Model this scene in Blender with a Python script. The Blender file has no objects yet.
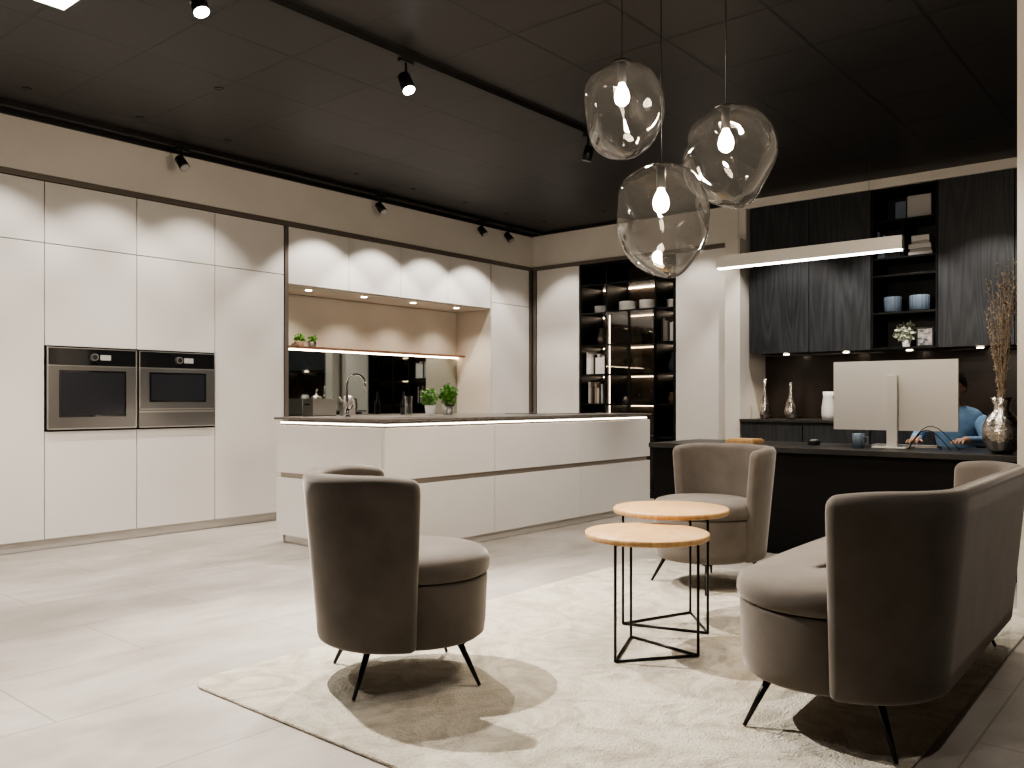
import bpy, bmesh, math, random
from mathutils import Vector, Matrix
random.seed(7)
scene = bpy.context.scene
scene.view_settings.look = 'AgX - Medium High Contrast'
scene.view_settings.exposure = 0.2
H = 1.08
CEIL = 3.10
YF = 6.50      # front plane of tall cabinets, left wall
XF = 8.12      # front plane of right-hand cabinets
WARM = (1, .93, .845)

# ------------------------------------------------------------------ materials
def mat(name, col, rough=0.5, metal=0.0, emit=None, estr=0.0, spec=0.5, sheen=0.0, coat=0.0):
    m = bpy.data.materials.new(name); m.use_nodes = True
    b = m.node_tree.nodes['Principled BSDF']
    b.inputs['Base Color'].default_value = (*col, 1)
    b.inputs['Roughness'].default_value = rough
    b.inputs['Metallic'].default_value = metal
    b.inputs['Specular IOR Level'].default_value = spec
    if sheen:
        b.inputs['Sheen Weight'].default_value = sheen
        b.inputs['Sheen Roughness'].default_value = 0.4
        b.inputs['Sheen Tint'].default_value = (1, .93, .86, 1)
    if coat: b.inputs['Coat Weight'].default_value = coat
    if emit:
        b.inputs['Emission Color'].default_value = (*emit, 1)
        b.inputs['Emission Strength'].default_value = estr
    return m

def noisy(m, c1, c2, scale=5, detail=4, bump=0.0, stretch=(1, 1, 1), bscale=None, bdist=0.01, lo=0.35, hi=0.65):
    nt = m.node_tree; N = nt.nodes; L = nt.links; b = N['Principled BSDF']
    tc = N.new('ShaderNodeTexCoord'); mp = N.new('ShaderNodeMapping')
    mp.inputs['Scale'].default_value = stretch
    L.new(tc.outputs['Object'], mp.inputs['Vector'])
    n = N.new('ShaderNodeTexNoise'); n.inputs['Scale'].default_value = scale; n.inputs['Detail'].default_value = detail
    L.new(mp.outputs[0], n.inputs['Vector'])
    r = N.new('ShaderNodeValToRGB')
    r.color_ramp.elements[0].position = lo; r.color_ramp.elements[1].position = hi
    r.color_ramp.elements[0].color = (*c1, 1); r.color_ramp.elements[1].color = (*c2, 1)
    L.new(n.outputs[0], r.inputs[0]); L.new(r.outputs[0], b.inputs['Base Color'])
    if bump:
        n2 = N.new('ShaderNodeTexNoise'); n2.inputs['Scale'].default_value = bscale or scale * 3; n2.inputs['Detail'].default_value = 3
        L.new(mp.outputs[0], n2.inputs['Vector'])
        bp = N.new('ShaderNodeBump'); bp.inputs['Strength'].default_value = bump; bp.inputs['Distance'].default_value = bdist
        L.new(n2.outputs[0], bp.inputs['Height']); L.new(bp.outputs[0], b.inputs['Normal'])
    return m

M_cab = noisy(mat('cabinet_lacquer', (.7, .66, .61), .5), (.695, .665, .63), (.725, .695, .66), 2)
M_wall = noisy(mat('wall_plaster', (.6, .55, .48), .9), (.56, .515, .455), (.60, .555, .495), 3, bump=.15, bscale=60)
M_wallw = noisy(mat('wall_plaster_white', (.6, .55, .48), .9), (.66, .62, .565), (.70, .66, .605), 3, bump=.1, bscale=60)
M_wallg = noisy(mat('wall_grey', (.2, .19, .18), .9), (.14, .13, .12), (.17, .16, .15), 3)
M_beige = noisy(mat('niche_beige', (.5, .43, .35), .7), (.56, .505, .435), (.60, .545, .475), 3)
M_taupe = mat('taupe_metal', (.17, .145, .125), .45, .3)
M_gap = mat('carcass_dark', (.05, .045, .04), .7)
M_black = mat('black_matte', (.008, .008, .008), .5)
M_blackm = mat('black_metal', (.012, .012, .012), .35, .6)
M_desk = mat('desk_black', (.005, .0045, .0045), .65, spec=.2)
M_desktop = noisy(mat('desk_top_dark', (.03, .028, .027), .4), (.02, .019, .018), (.032, .03, .028), 12)
M_counter = noisy(mat('dark_stone', (.06, .055, .05), .35), (.11, .097, .085), (.17, .152, .135), 20)
M_steel = mat('brushed_steel', (.6, .58, .56), .3, 1)
M_steeld = mat('dark_steel', (.30, .295, .29), .28, 1)
M_chrome = mat('chrome', (.8, .78, .75), .08, 1)
M_glassblk = mat('black_glass', (.012, .012, .013), .06, 0, coat=.5)
M_mirror = mat('smoked_mirror', (.42, .45, .43), .03, 1)
M_led = mat('led_warm', (1, .8, .6), .5, emit=(1, .80, .58), estr=16)
M_led2 = mat('led_strip', (1, .85, .7), .5, emit=(1, .84, .66), estr=11)
M_ledw = mat('led_white', (1, .95, .88), .5, emit=(1, .94, .85), estr=12)
M_bulb = mat('bulb', (1, .9, .7), .5, emit=(1, .84, .60), estr=60)
M_lens = mat('spot_lens_lit', (1, 1, 1), .5, emit=(1, .96, .9), estr=80)
M_velvet = noisy(mat('velvet', (.09, .08, .07), .85, sheen=.4), (.084, .070, .058), (.116, .098, .083), 6, bump=.2, bscale=120, bdist=.002)
M_wood = noisy(mat('oak', (.55, .33, .15), .45), (.42, .25, .105), (.56, .355, .17), 9, 6, stretch=(1, 9, 1), bump=.1)
M_white = mat('white_ceramic', (.75, .73, .7), .3)
M_grey = mat('grey_plastic', (.42, .41, .39), .45)
M_silver = mat('silver_shell', (.62, .60, .57), .42, .25)
M_blue = noisy(mat('blue_shirt', (.2, .35, .55), .85), (.19, .33, .52), (.26, .42, .62), 20)
M_skin = mat('skin', (.62, .38, .27), .55)
M_hair = mat('hair_dark', (.025, .015, .01), .5)
M_trouser = mat('trousers', (.03, .035, .05), .85)
M_green = noisy(mat('leaf_green', (.12, .32, .05), .55), (.08, .26, .03), (.20, .42, .08), 30)
M_pale = noisy(mat('leaf_pale', (.5, .55, .42), .7), (.42, .48, .36), (.6, .62, .5), 30)
M_twig = noisy(mat('dry_grass', (.35, .25, .17), .9), (.30, .23, .17), (.48, .39, .30), 30)
M_bluegrey = mat('blue_grey_ceramic', (.13, .17, .22), .35)
M_terra = mat('terracotta', (.30, .20, .14), .8)
M_copper = mat('copper_edge', (.35, .2, .13), .4, .7)
M_hammer = noisy(mat('hammered_silver', (.55, .5, .46), .22, 1), (.42, .37, .33), (.68, .63, .58), 18, bump=.8, bscale=35, bdist=.01)
M_screen = mat('screen', (.02, .02, .025), .2)
M_photo = noisy(mat('photo_print', (.2, .2, .2), .5), (.05, .06, .08), (.5, .45, .4), 25)

# black oak veneer
M_blackoak = mat('black_oak', (.03, .03, .03), .45)
def veneer(m):
    nt = m.node_tree; N = nt.nodes; L = nt.links; b = N['Principled BSDF']
    tc = N.new('ShaderNodeTexCoord'); mp = N.new('ShaderNodeMapping'); mp.inputs['Scale'].default_value = (1, 1, .07)
    L.new(tc.outputs['Object'], mp.inputs[0])
    n0 = N.new('ShaderNodeTexNoise'); n0.inputs['Scale'].default_value = 5.0; n0.inputs['Detail'].default_value = 2
    L.new(mp.outputs[0], n0.inputs[0])
    mul = N.new('ShaderNodeMath'); mul.operation = 'MULTIPLY'; mul.inputs[1].default_value = 26
    L.new(n0.outputs[0], mul.inputs[0])
    fr = N.new('ShaderNodeMath'); fr.operation = 'PINGPONG'; fr.inputs[1].default_value = 1; L.new(mul.outputs[0], fr.inputs[0])
    n1 = N.new('ShaderNodeTexNoise'); n1.inputs['Scale'].default_value = 90; n1.inputs['Detail'].default_value = 4; L.new(mp.outputs[0], n1.inputs[0])
    mx = N.new('ShaderNodeMath'); mx.operation = 'MULTIPLY'; L.new(fr.outputs[0], mx.inputs[0]); L.new(n1.outputs[0], mx.inputs[1])
    r = N.new('ShaderNodeValToRGB'); r.color_ramp.elements[0].color = (.014, .0155, .018, 1); r.color_ramp.elements[1].color = (.034, .037, .042, 1); r.color_ramp.elements[1].position = .6
    L.new(mx.outputs[0], r.inputs[0]); L.new(r.outputs[0], b.inputs['Base Color'])
    bp = N.new('ShaderNodeBump'); bp.inputs['Strength'].default_value = .2; bp.inputs['Distance'].default_value = .002
    L.new(mx.outputs[0], bp.inputs['Height']); L.new(bp.outputs[0], b.inputs['Normal'])
veneer(M_blackoak)

def tile_mat(name, c1, c2, mortar, bw, bh, off, msize, rough, vein=None, bump=.3):
    m = mat(name, c1, rough); nt = m.node_tree; N = nt.nodes; L = nt.links; b = N['Principled BSDF']
    tc = N.new('ShaderNodeTexCoord')
    br = N.new('ShaderNodeTexBrick'); br.offset = off; br.inputs['Scale'].default_value = 1
    br.inputs['Brick Width'].default_value = bw; br.inputs['Row Height'].default_value = bh
    br.inputs['Mortar Size'].default_value = msize; br.inputs['Mortar Smooth'].default_value = .1
    br.inputs['Color1'].default_value = (*c1, 1); br.inputs['Color2'].default_value = (*c2, 1); br.inputs['Mortar'].default_value = (*mortar, 1)
    L.new(tc.outputs['Object'], br.inputs['Vector'])
    out = br.outputs['Color']
    if vein:
        for sc, st, lo, hi, vc in ((1.3, (.8, 1.3, 1), .38, .60, vein), (4.5, (.7, 1.5, 1), .40, .62, tuple(.5 + .5 * q for q in vein))):
            mp = N.new('ShaderNodeMapping'); mp.inputs['Scale'].default_value = st; L.new(tc.outputs['Object'], mp.inputs[0])
            n = N.new('ShaderNodeTexNoise'); n.inputs['Scale'].default_value = sc; n.inputs['Detail'].default_value = 7; n.inputs['Distortion'].default_value = .6; n.inputs['Roughness'].default_value = .58
            L.new(mp.outputs[0], n.inputs['Vector'])
            r = N.new('ShaderNodeValToRGB'); r.color_ramp.elements[0].position = lo; r.color_ramp.elements[1].position = hi
            r.color_ramp.elements[0].color = (*vc, 1); r.color_ramp.elements[1].color = (1, 1, 1, 1)
            L.new(n.outputs[0], r.inputs[0])
            mx = N.new('ShaderNodeMix'); mx.data_type = 'RGBA'; mx.blend_type = 'MULTIPLY'; mx.inputs[0].default_value = 1
            L.new(out, mx.inputs[6]); L.new(r.outputs[0], mx.inputs[7]); out = mx.outputs[2]
    L.new(out, b.inputs['Base Color'])
    bp = N.new('ShaderNodeBump'); bp.inputs['Strength'].default_value = bump; bp.inputs['Distance'].default_value = .003; bp.invert = True
    L.new(br.outputs['Fac'], bp.inputs['Height']); L.new(bp.outputs[0], b.inputs['Normal'])
    return m
M_floor = tile_mat('floor_tiles', (.49, .455, .415), (.435, .402, .365), (.32, .295, .265), 1.2, .6, .5, .004, .40, vein=(.74, .72, .70))
M_ceil = tile_mat('ceiling_tiles', (.0105, .0088, .008), (.013, .011, .010), (.0016, .0015, .0015), .6, .6, 0, .011, .48, bump=1)

M_rug = mat('rug_pile', (.6, .56, .48), .95, sheen=.3)
def rugm(m):
    nt = m.node_tree; N = nt.nodes; L = nt.links; b = N['Principled BSDF']
    tc = N.new('ShaderNodeTexCoord')
    n = N.new('ShaderNodeTexNoise'); n.inputs['Scale'].default_value = 4; n.inputs['Detail'].default_value = 6; n.inputs['Distortion'].default_value = 2.2; n.inputs['Roughness'].default_value = .65
    L.new(tc.outputs['Object'], n.inputs['Vector'])
    r = N.new('ShaderNodeValToRGB'); r.color_ramp.elements[0].position = .36; r.color_ramp.elements[1].position = .58
    r.color_ramp.elements[0].color = (.44, .395, .31, 1); r.color_ramp.elements[1].color = (.65, .60, .50, 1)
    L.new(n.outputs[0], r.inputs[0]); L.new(r.outputs[0], b.inputs['Base Color'])
    n2 = N.new('ShaderNodeTexNoise'); n2.inputs['Scale'].default_value = 110; n2.inputs['Detail'].default_value = 3; L.new(tc.outputs['Object'], n2.inputs['Vector'])
    ad = N.new('ShaderNodeMath'); ad.operation = 'MULTIPLY_ADD'; ad.inputs[1].default_value = 2.2; L.new(n.outputs[0], ad.inputs[0]); L.new(n2.outputs[0], ad.inputs[2])
    bp = N.new('ShaderNodeBump'); bp.inputs['Strength'].default_value = 1; bp.inputs['Distance'].default_value = .016
    L.new(ad.outputs[0], bp.inputs['Height']); L.new(bp.outputs[0], b.inputs['Normal'])
rugm(M_rug)

def glass_mat(name, tint, base=.04, rough=.02, edge=.6, power=3.0, rim=None):
    m = bpy.data.materials.new(name); m.use_nodes = True; nt = m.node_tree; N = nt.nodes; L = nt.links
    N.remove(N['Principled BSDF']); out = N['Material Output']
    t = N.new('ShaderNodeBsdfTransparent'); t.inputs[0].default_value = (*tint, 1)
    g = N.new('ShaderNodeBsdfGlossy'); g.inputs['Roughness'].default_value = rough; g.inputs[0].default_value = (.9, .9, .9, 1)
    lw = N.new('ShaderNodeLayerWeight'); lw.inputs[0].default_value = .5
    pw = N.new('ShaderNodeMath'); pw.operation = 'POWER'; pw.inputs[1].default_value = power; L.new(lw.outputs['Facing'], pw.inputs[0])
    ma = N.new('ShaderNodeMath'); ma.operation = 'MULTIPLY_ADD'; ma.inputs[1].default_value = edge; ma.inputs[2].default_value = base; L.new(pw.outputs[0], ma.inputs[0])
    if rim:
        mc = N.new('ShaderNodeMix'); mc.data_type = 'RGBA'; L.new(pw.outputs[0], mc.inputs[0]); mc.inputs[6].default_value = (*tint, 1); mc.inputs[7].default_value = (*rim, 1); L.new(mc.outputs[2], t.inputs[0])
    mx = N.new('ShaderNodeMixShader'); L.new(ma.outputs[0], mx.inputs[0]); L.new(t.outputs[0], mx.inputs[1]); L.new(g.outputs[0], mx.inputs[2])
    last = mx.outputs[0]
    if rim:
        # smoky body of the tinted glass catches a little of the bulb's light
        df = N.new('ShaderNodeBsdfTranslucent'); df.inputs[0].default_value = (.55, .53, .50, 1)
        m2 = N.new('ShaderNodeMixShader'); m2.inputs[0].default_value = .003
        L.new(last, m2.inputs[1]); L.new(df.outputs[0], m2.inputs[2]); last = m2.outputs[0]
    L.new(last, out.inputs[0])
    return m
M_glass = glass_mat('pendant_glass', (.72, .71, .70), base=.022, rough=.05, edge=.5, power=1.6, rim=(.20, .19, .185))
M_glassd = glass_mat('smoked_glass', (.66, .64, .60), base=.05)
M_glassc = glass_mat('clear_glass', (.93, .94, .94), base=.08)

# ------------------------------------------------------------------ builder
class B:
    def __init__(s): s.v = []; s.f = []; s.m = []; s.s = []; s.mats = []
    def mi(s, m):
        if m not in s.mats: s.mats.append(m)
        return s.mats.index(m)
    def add(s, vs, fs, m, smooth=False):
        o = len(s.v); s.v += [tuple(v) for v in vs]; k = s.mi(m)
        for f in fs: s.f.append([i + o for i in f]); s.m.append(k); s.s.append(smooth)
    def box(s, x0, x1, y0, y1, z0, z1, m, M=None):
        vs = [Vector(p) for p in [(x0, y0, z0), (x1, y0, z0), (x1, y1, z0), (x0, y1, z0), (x0, y0, z1), (x1, y0, z1), (x1, y1, z1), (x0, y1, z1)]]
        if M: vs = [M @ v for v in vs]
        s.add(vs, [(0, 3, 2, 1), (4, 5, 6, 7), (0, 1, 5, 4), (1, 2, 6, 5), (2, 3, 7, 6), (3, 0, 4, 7)], m)
    def cyl(s, p0, p1, r0, r1, m, n=16, smooth=True):
        p0 = Vector(p0); p1 = Vector(p1); d = (p1 - p0).normalized()
        a = d.orthogonal().normalized(); b = d.cross(a)
        vs = []
        for p, r in ((p0, r0), (p1, r1)):
            for i in range(n):
                t = 2 * math.pi * i / n; vs.append(p + a * (r * math.cos(t)) + b * (r * math.sin(t)))
        s.add(vs, [(i, (i + 1) % n, n + (i + 1) % n, n + i) for i in range(n)], m, smooth)
        s.add(vs[:n], [tuple(reversed(range(n)))], m); s.add(vs[n:], [tuple(range(n))], m)
    def tube(s, pts, r, m, n=8):
        pts = [Vector(p) for p in pts]; vs = []; a = None
        for i, p in enumerate(pts):
            d = (pts[min(i + 1, len(pts) - 1)] - pts[max(i - 1, 0)]).normalized()
            a = d.orthogonal().normalized() if a is None else (a - d * a.dot(d)).normalized()
            b = d.cross(a); rr = r[i] if isinstance(r, (list, tuple)) else r
            for k in range(n):
                t = 2 * math.pi * k / n; vs.append(p + a * (rr * math.cos(t)) + b * (rr * math.sin(t)))
        fs = [(i * n + k, i * n + (k + 1) % n, (i + 1) * n + (k + 1) % n, (i + 1) * n + k) for i in range(len(pts) - 1) for k in range(n)]
        s.add(vs, fs, m, True)
        s.add(vs[:n], [tuple(reversed(range(n)))], m); s.add(vs[-n:], [tuple(range(n))], m)
    def lathe(s, prof, c, m, n=32, fn=None):
        c = Vector(c); vs = []
        for (r, z) in prof:
            for k in range(n):
                t = 2 * math.pi * k / n
                p = Vector((r * math.cos(t), r * math.sin(t), z))
                if fn: p = fn(p, t)
                vs.append(c + p)
        fs = [(i * n + k, i * n + (k + 1) % n, (i + 1) * n + (k + 1) % n, (i + 1) * n + k) for i in range(len(prof) - 1) for k in range(n)]
        s.add(vs, fs, m, True)
        if prof[0][0] > 1e-4: s.add(vs[:n], [tuple(reversed(range(n)))], m)
        if prof[-1][0] > 1e-4: s.add(vs[-n:], [tuple(range(n))], m)
    def ball(s, c, r, m, n=20, sc=(1, 1, 1)):
        prof = [(max(1e-5, r * math.sin(math.pi * i / 12)), -r * math.cos(math.pi * i / 12)) for i in range(13)]
        s.lathe(prof, c, m, n, fn=lambda p, t: Vector((p.x * sc[0], p.y * sc[1], p.z * sc[2])))
    def done(s, name, bevel=0, parent=None, loc=None, rotz=0, seg=2, fixn=True):
        me = bpy.data.meshes.new(name); me.from_pydata(s.v, [], s.f)
        for m in s.mats: me.materials.append(m)
        for p, k, sm in zip(me.polygons, s.m, s.s): p.material_index = k; p.use_smooth = sm
        if fixn:
            bm = bmesh.new(); bm.from_mesh(me); bmesh.ops.remove_doubles(bm, verts=bm.verts, dist=1e-6) if not bevel else None
            bmesh.ops.recalc_face_normals(bm, faces=bm.faces); bm.to_mesh(me); bm.free()
        o = bpy.data.objects.new(name, me); scene.collection.objects.link(o)
        if bevel:
            bv = o.modifiers.new('bevel', 'BEVEL'); bv.width = bevel; bv.segments = seg; bv.limit_method = 'ANGLE'
        if loc: o.location = loc
        if rotz: o.rotation_euler = (0, 0, rotz)
        if parent: o.parent = parent
        return o
def empty(name, loc=(0, 0, 0), rotz=0):
    e = bpy.data.objects.new(name, None); e.location = loc; e.rotation_euler = (0, 0, rotz); e.empty_display_size = .1
    scene.collection.objects.link(e); return e

# ------------------------------------------------------------------ room shell
def simple(name, *a, m, bevel=0):
    b = B(); b.box(*a, m); return b.done(name, bevel)
X0, X1, Y0, Y1 = -2.6, 8.62, -3.2, 7.10
simple('floor', X0 - .1, X1 + .1, Y0 - .1, Y1 + .1, -.1, 0, m=M_floor)
simple('ceiling', X0 - .1, X1 + .1, Y0 - .1, Y1 + .1, CEIL, CEIL + .1, m=M_ceil)
simple('wall_left', X0 - .1, X1 + .1, Y1, Y1 + .1, 0, CEIL, m=M_wall)
simple('wall_right', X1, X1 + .1, Y0 - .1, Y1, 0, CEIL, m=M_wall)
simple('wall_back', X0 - .1, X0, Y0 - .1, Y1, 0, CEIL, m=M_wallg)
simple('wall_front', X0, X1, Y0 - .1, Y0, 0, CEIL, m=M_wallg)
simple('wall_bulkhead_left', 0.3, XF + .02, YF - .01, Y1, 2.70, CEIL, m=M_wallw)
simple('wall_bulkhead_right', XF, X1, 3.72, YF - .01, 2.70, CEIL, m=M_wallw)
simple('wall_bulkhead_bar', XF - .01, X1, .6, 3.72, 3.015, CEIL, m=M_wallw)
simple('wall_partition', 7.98, X1, 3.72, 3.88, 0, 2.70, m=M_wallw)
simple('wall_column', 4.9, 5.3, -.6, .80, 0, CEIL, m=M_wallw)
simple('trim_1', .3, XF, YF - .03, YF - .0105, CEIL - .035, CEIL, m=M_black)
simple('trim_2', XF - .03, XF - .0005, 3.72, YF - .03, CEIL - .03, CEIL, m=M_black)

# ------------------------------------------------------------------ left tall cabinets
G = .003
def door(b, x0, x1, z0, z1, m=M_cab, y=YF):
    b.box(x0 + G, x1 - G, y, y + .02, z0 + G, z1 - G, m)
cols = [.5, 1.17, 1.85, 2.52, 3.196, 3.865, 4.55]
b = B()
b.box(.5, 2.52, YF + .022, Y1 - .01, .08, 2.65, M_gap)
b.box(3.865, 4.55, YF + .022, Y1 - .01, .08, 2.65, M_gap)
b.box(2.52, 3.865, YF + .022, Y1 - .01, 1.47, 2.65, M_gap)
b.box(2.52, 3.865, YF + .022, Y1 - .01, .08, .855, M_gap)
b.box(2.52, 3.865, YF + .45, Y1 - .01, .855, 1.47, M_gap)
for i in range(6):
    x0, x1 = cols[i], cols[i + 1]
    door(b, x0, x1, 2.21, 2.655)
    if i in (3, 4):
        door(b, x0, x1, 1.472, 2.21); door(b, x0, x1, .075, .853)
    else: door(b, x0, x1, .075, 2.21)
b.box(.5, 4.55, YF + .05, YF + .07, 0, .075, M_cab)
b.done('tall_cabinet', .0015)
b = B()
b.box(.3, XF, YF - .012, Y1 - .02, 2.658, 2.698, M_taupe)
b.box(4.553, 4.59, YF - .012, Y1 - .02, 0.0, 2.655, M_taupe)
b.box(.3, .495, YF, Y1 - .02, 0, 2.655, M_cab)
b.done('trim_3', .001)
b = B()   # right tall cabinet in corner
b.box(7.38, 8.07, YF + .022, Y1 - .01, .08, 2.65, M_gap)
door(b, 7.38, 8.07, 2.21, 2.655); door(b, 7.38, 8.07, .075, 2.21)
b.box(7.38, 8.07, YF + .05, YF + .07, 0, .075, M_cab)
b.box(7.365, 7.38, YF, Y1 - .01, 0, 2.655, M_beige)
b.done('corner_cabinet', .0015)
b = B()
b.box(8.075, 8.115, YF - .012, YF + .05, 0, 2.655, M_taupe); b.done('trim_4')

# niche
b = B()
b.box(4.595, 7.36, YF + .022, 7.06, 2.14, 2.65, M_gap)
for x0, x1 in ((4.595, 5.288), (5.288, 5.967), (5.967, 6.66), (6.66, 7.36)): door(b, x0, x1, 2.135, 2.655)
b.box(4.60, 7.355, YF + .022, 7.04, 2.125, 2.14, M_beige)
for x in (4.95, 5.63, 6.31, 6.98):
    b.cyl((x, 6.68, 2.119), (x, 6.68, 2.1249), .03, .03, M_led)
b.done('niche_wall_cabinet', .001)
b = B(); b.box(4.6, 7.36, 7.045, 7.09, .92, 2.12, M_beige); b.done('wall_niche_panel')
b = B(); b.box(4.6, 7.36, 7.035, 7.044, .925, 1.57, M_mirror); b.done('mirror_backsplash')
b = B()
b.box(4.6, 7.36, 6.90, 7.044, 1.585, 1.605, M_copper)
b.box(4.6, 7.36, 7.015, 7.03, 1.572, 1.584, M_led)
b.done('niche_shelf', 0)
b = B()
b.box(4.6, 7.36, YF + .022, 7.09, .08, .88, M_gap)
for x0, x1 in ((4.6, 5.288), (5.288, 5.967), (5.967, 6.66), (6.66, 7.36)):
    door(b, x0, x1, .48, .86); door(b, x0, x1, .08, .47)
b.box(4.6, 7.36, YF + .05, YF + .07, 0, .075, M_cab)
b.box(4.6, 7.36, YF - .01, 7.034, .885, .92, M_counter)
b.done('kitchen_base_cabinet', .001)

# ovens
def oven(name, x0, x1, z0, z1, drawer=False):
    b = B(); y = YF
    x0 += .008; x1 -= .008; z0 += .006; z1 -= .004
    b.box(x0, x1, y + .004, YF + .44, z0, z1, M_steeld)
    zb = z0
    if drawer:
        zb = z0 + .14
        b.box(x0, x1, y - .016, y + .004, z0, zb - .008, M_steeld)
        b.box(x0, x1, y - .020, y - .016, zb - .022, zb - .008, M_steel)
        b.box(x0, x1, y - .020, y - .016, z0, z0 + .008, M_steel)
    zt = z1 - .13
    b.box(x0, x1, y - .016, y + .004, zt + .004, z1, M_glassblk)
    b.box(x0, x1, y - .020, y + .004, z1 - .006, z1 + 0, M_steel)
    b.box(x0, x1, y - .018, y + .004, zb, zt, M_steeld)
    b.box(x0 + .085, x1 - .085, y - .021, y - .018, zb + (.09 if not drawer else .06), zt - .035, M_glassblk)
    b.box(x0 + .10, x1 - .10, y - .0216, y - .021, zb + (.105 if not drawer else .075), zt - .05, M_screen)
    b.box(x0, x1, y - .021, y - .018, zb, zb + .010, M_steel)
    b.box(x0, x0 + .01, y - .021, y - .018, zb, z1, M_steel); b.box(x1 - .01, x1, y - .021, y - .018, zb, z1, M_steel)
    b.box(x0, x1, y - .022, y - .018, zt - .006, zt, M_steel)
    xc = (x0 + x1) / 2
    b.cyl((xc + .0, y - .016, zt + .065), (xc + .0, y - .045, zt + .065), .028, .026, M_steel, 24)
    b.cyl((xc + .0, y - .045, zt + .065), (xc + .0, y - .046, zt + .065), .020, .020, M_black, 24)
    b.box(xc + .05, xc + .13, y - .0175, y - .016, zt + .045, zt + .085, M_grey)
    b.done(name, .0012)
oven('built_in_oven', 2.52, 3.196, .858, 1.468)
oven('compact_oven', 3.196, 3.865, .858, 1.468, True)

# ------------------------------------------------------------------ kitchen island
IX0, IX1, IY0, IY1 = 3.80, 7.22, 4.30, 5.53
b = B()
b.box(IX0 + .03, IX1 - .03, IY0 + .03, IY1 - .03, .07, .925, M_gap)
b.box(IX0 + .03, IX1 - .03, IY0 + .04, IY0 + .05, .0, .07, M_cab); b.box(IX0 + .04, IX0 + .05, IY0 + .04, IY1 - .04, 0, .07, M_steel)
b.box(IX0 + .03, IX1 - .03, IY1 - .05, IY1 - .04, 0, .07, M_cab); b.box(IX1 - .05, IX1 - .04, IY0 + .04, IY1 - .04, 0, .07, M_cab)
xs = [IX0, 4.92, 6.05, IX1]
for i in range(3):
    for z0, z1 in ((.065, .495), (.535, .890)):
        b.box(xs[i] + .002, xs[i + 1] - .002, IY0, IY0 + .022, z0, z1, M_cab)
        b.box(xs[i] + .002, xs[i + 1] - .002, IY1 - .022, IY1, z0, z1, M_cab)
for z0, z1 in ((.065, .495), (.535, .890)):
    b.box(IX0 + .0, IX0 + .022, IY0 + .024, IY1 - .024, z0, z1, M_cab)
    b.box(IX1 - .022, IX1, IY0 + .024, IY1 - .024, z0, z1, M_cab)
M_alu = mat('champagne_alu', (.42, .37, .32), .4, .6)
b.box(IX0 + .024, IX1 - .024, IY0 + .024, IY0 + .029, .495, .535, M_alu)
b.box(IX0 + .024, IX0 + .029, IY0 + .024, IY1 - .024, .495, .535, M_alu)
b.box(IX0 + .03, IX1 - .03, IY0 + .018, IY0 + .029, .905, .915, M_led2)
b.box(IX0 + .018, IX0 + .029, IY0 + .03, IY1 - .03, .905, .915, M_led2)
b.box(IX0 - .012, IX1 + .01, IY0 - .012, IY1 + .012, .932, .950, M_counter)
b.box(4.15, 4.75, 4.62, 5.05, .9501, .952, M_steeld)
b.box(6.15, 6.95, 4.75, 5.25, .9501, .955, M_glassblk)
b.done('kitchen_island', .0012)

# faucet
b = B()
c = Vector((4.10, 5.06, .951))
b.cyl(c, c + Vector((0, 0, .012)), .028, .028, M_chrome); b.cyl(c, c + Vector((0, 0, .06)), .018, .018, M_chrome)
pts = [c + Vector((0, 0, z)) for z in (.05, .12, .2, .24)]
for i in range(1, 11):
    a = math.pi * i / 10; pts.append(c + Vector((.05 * (1 - math.cos(a)), -.045 * (1 - math.cos(a)), .24 + .08 * math.sin(a))))
pts.append(pts[-1] + Vector((0, 0, -.05)))
b.tube(pts, .011, M_chrome, 12)
b.tube([c + Vector((0, 0, .05)), c + Vector((.05, .02, .06)), c + Vector((.08, .03, .09))], .006, M_chrome)
b.done('kitchen_faucet')

def foliage(b, c, rx, rz, n, m, size=.03):
    c = Vector(c)
    for i in range(n):
        d = Vector((random.gauss(0, 1), random.gauss(0, 1), random.gauss(0, 1))).normalized() * (random.random() ** .4)
        p = c + Vector((d.x * rx, d.y * rx, d.z * rz))
        u = Vector((random.gauss(0, 1), random.gauss(0, 1), random.gauss(0, .6))).normalized(); w = u.orthogonal().normalized()
        w = Matrix.Rotation(random.random() * 6.28, 3, u) @ w; nn = u.cross(w)
        s = size * (.7 + .6 * random.random())
        b.add([p - u * s * .1, p + u * s * .35 + w * s * .33 + nn * s * .08, p + u * s, p + u * s * .35 - w * s * .33 + nn * s * .08], [(0, 1, 2), (0, 2, 3)], m)
def potted(name, c, rp, hp, rx, rz, n, pot, leaf, size=.03):
    b = B(); c = Vector(c)
    b.lathe([(rp * .75, 0), (rp, hp), (rp * .92, hp), (rp * .88, hp - .01), (.0001, hp - .01)], c, pot, 24)
    for i in range(10):
        a = random.random() * 6.28; b.tube([c + Vector((0, 0, hp - .012)), c + Vector((math.cos(a) * rx * .3, math.sin(a) * rx * .3, hp + rz * .6)), c + Vector((math.cos(a) * rx * .7, math.sin(a) * rx * .7, hp + rz * 1.2))], .0015, leaf, 5)
    foliage(b, c + Vector((0, 0, hp + rz * .8)), rx, rz, n, leaf, size)
    b.done(name, fixn=False)
potted('potted_basil', (5.13, 5.22, .951), .05, .085, .07, .075, 220, M_white, M_green, .032)
potted('potted_basil.001', (5.45, 5.32, .951), .055, .09, .085, .10, 300, M_steel, M_green, .038)
potted('potted_succulent', (5.06, 6.96, 1.6055), .04, .05, .045, .045, 80, M_terra, M_green, .03)
potted('potted_succulent.001', (5.20, 6.96, 1.6055), .045, .05, .045, .035, 80, M_taupe, M_green, .03)
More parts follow.
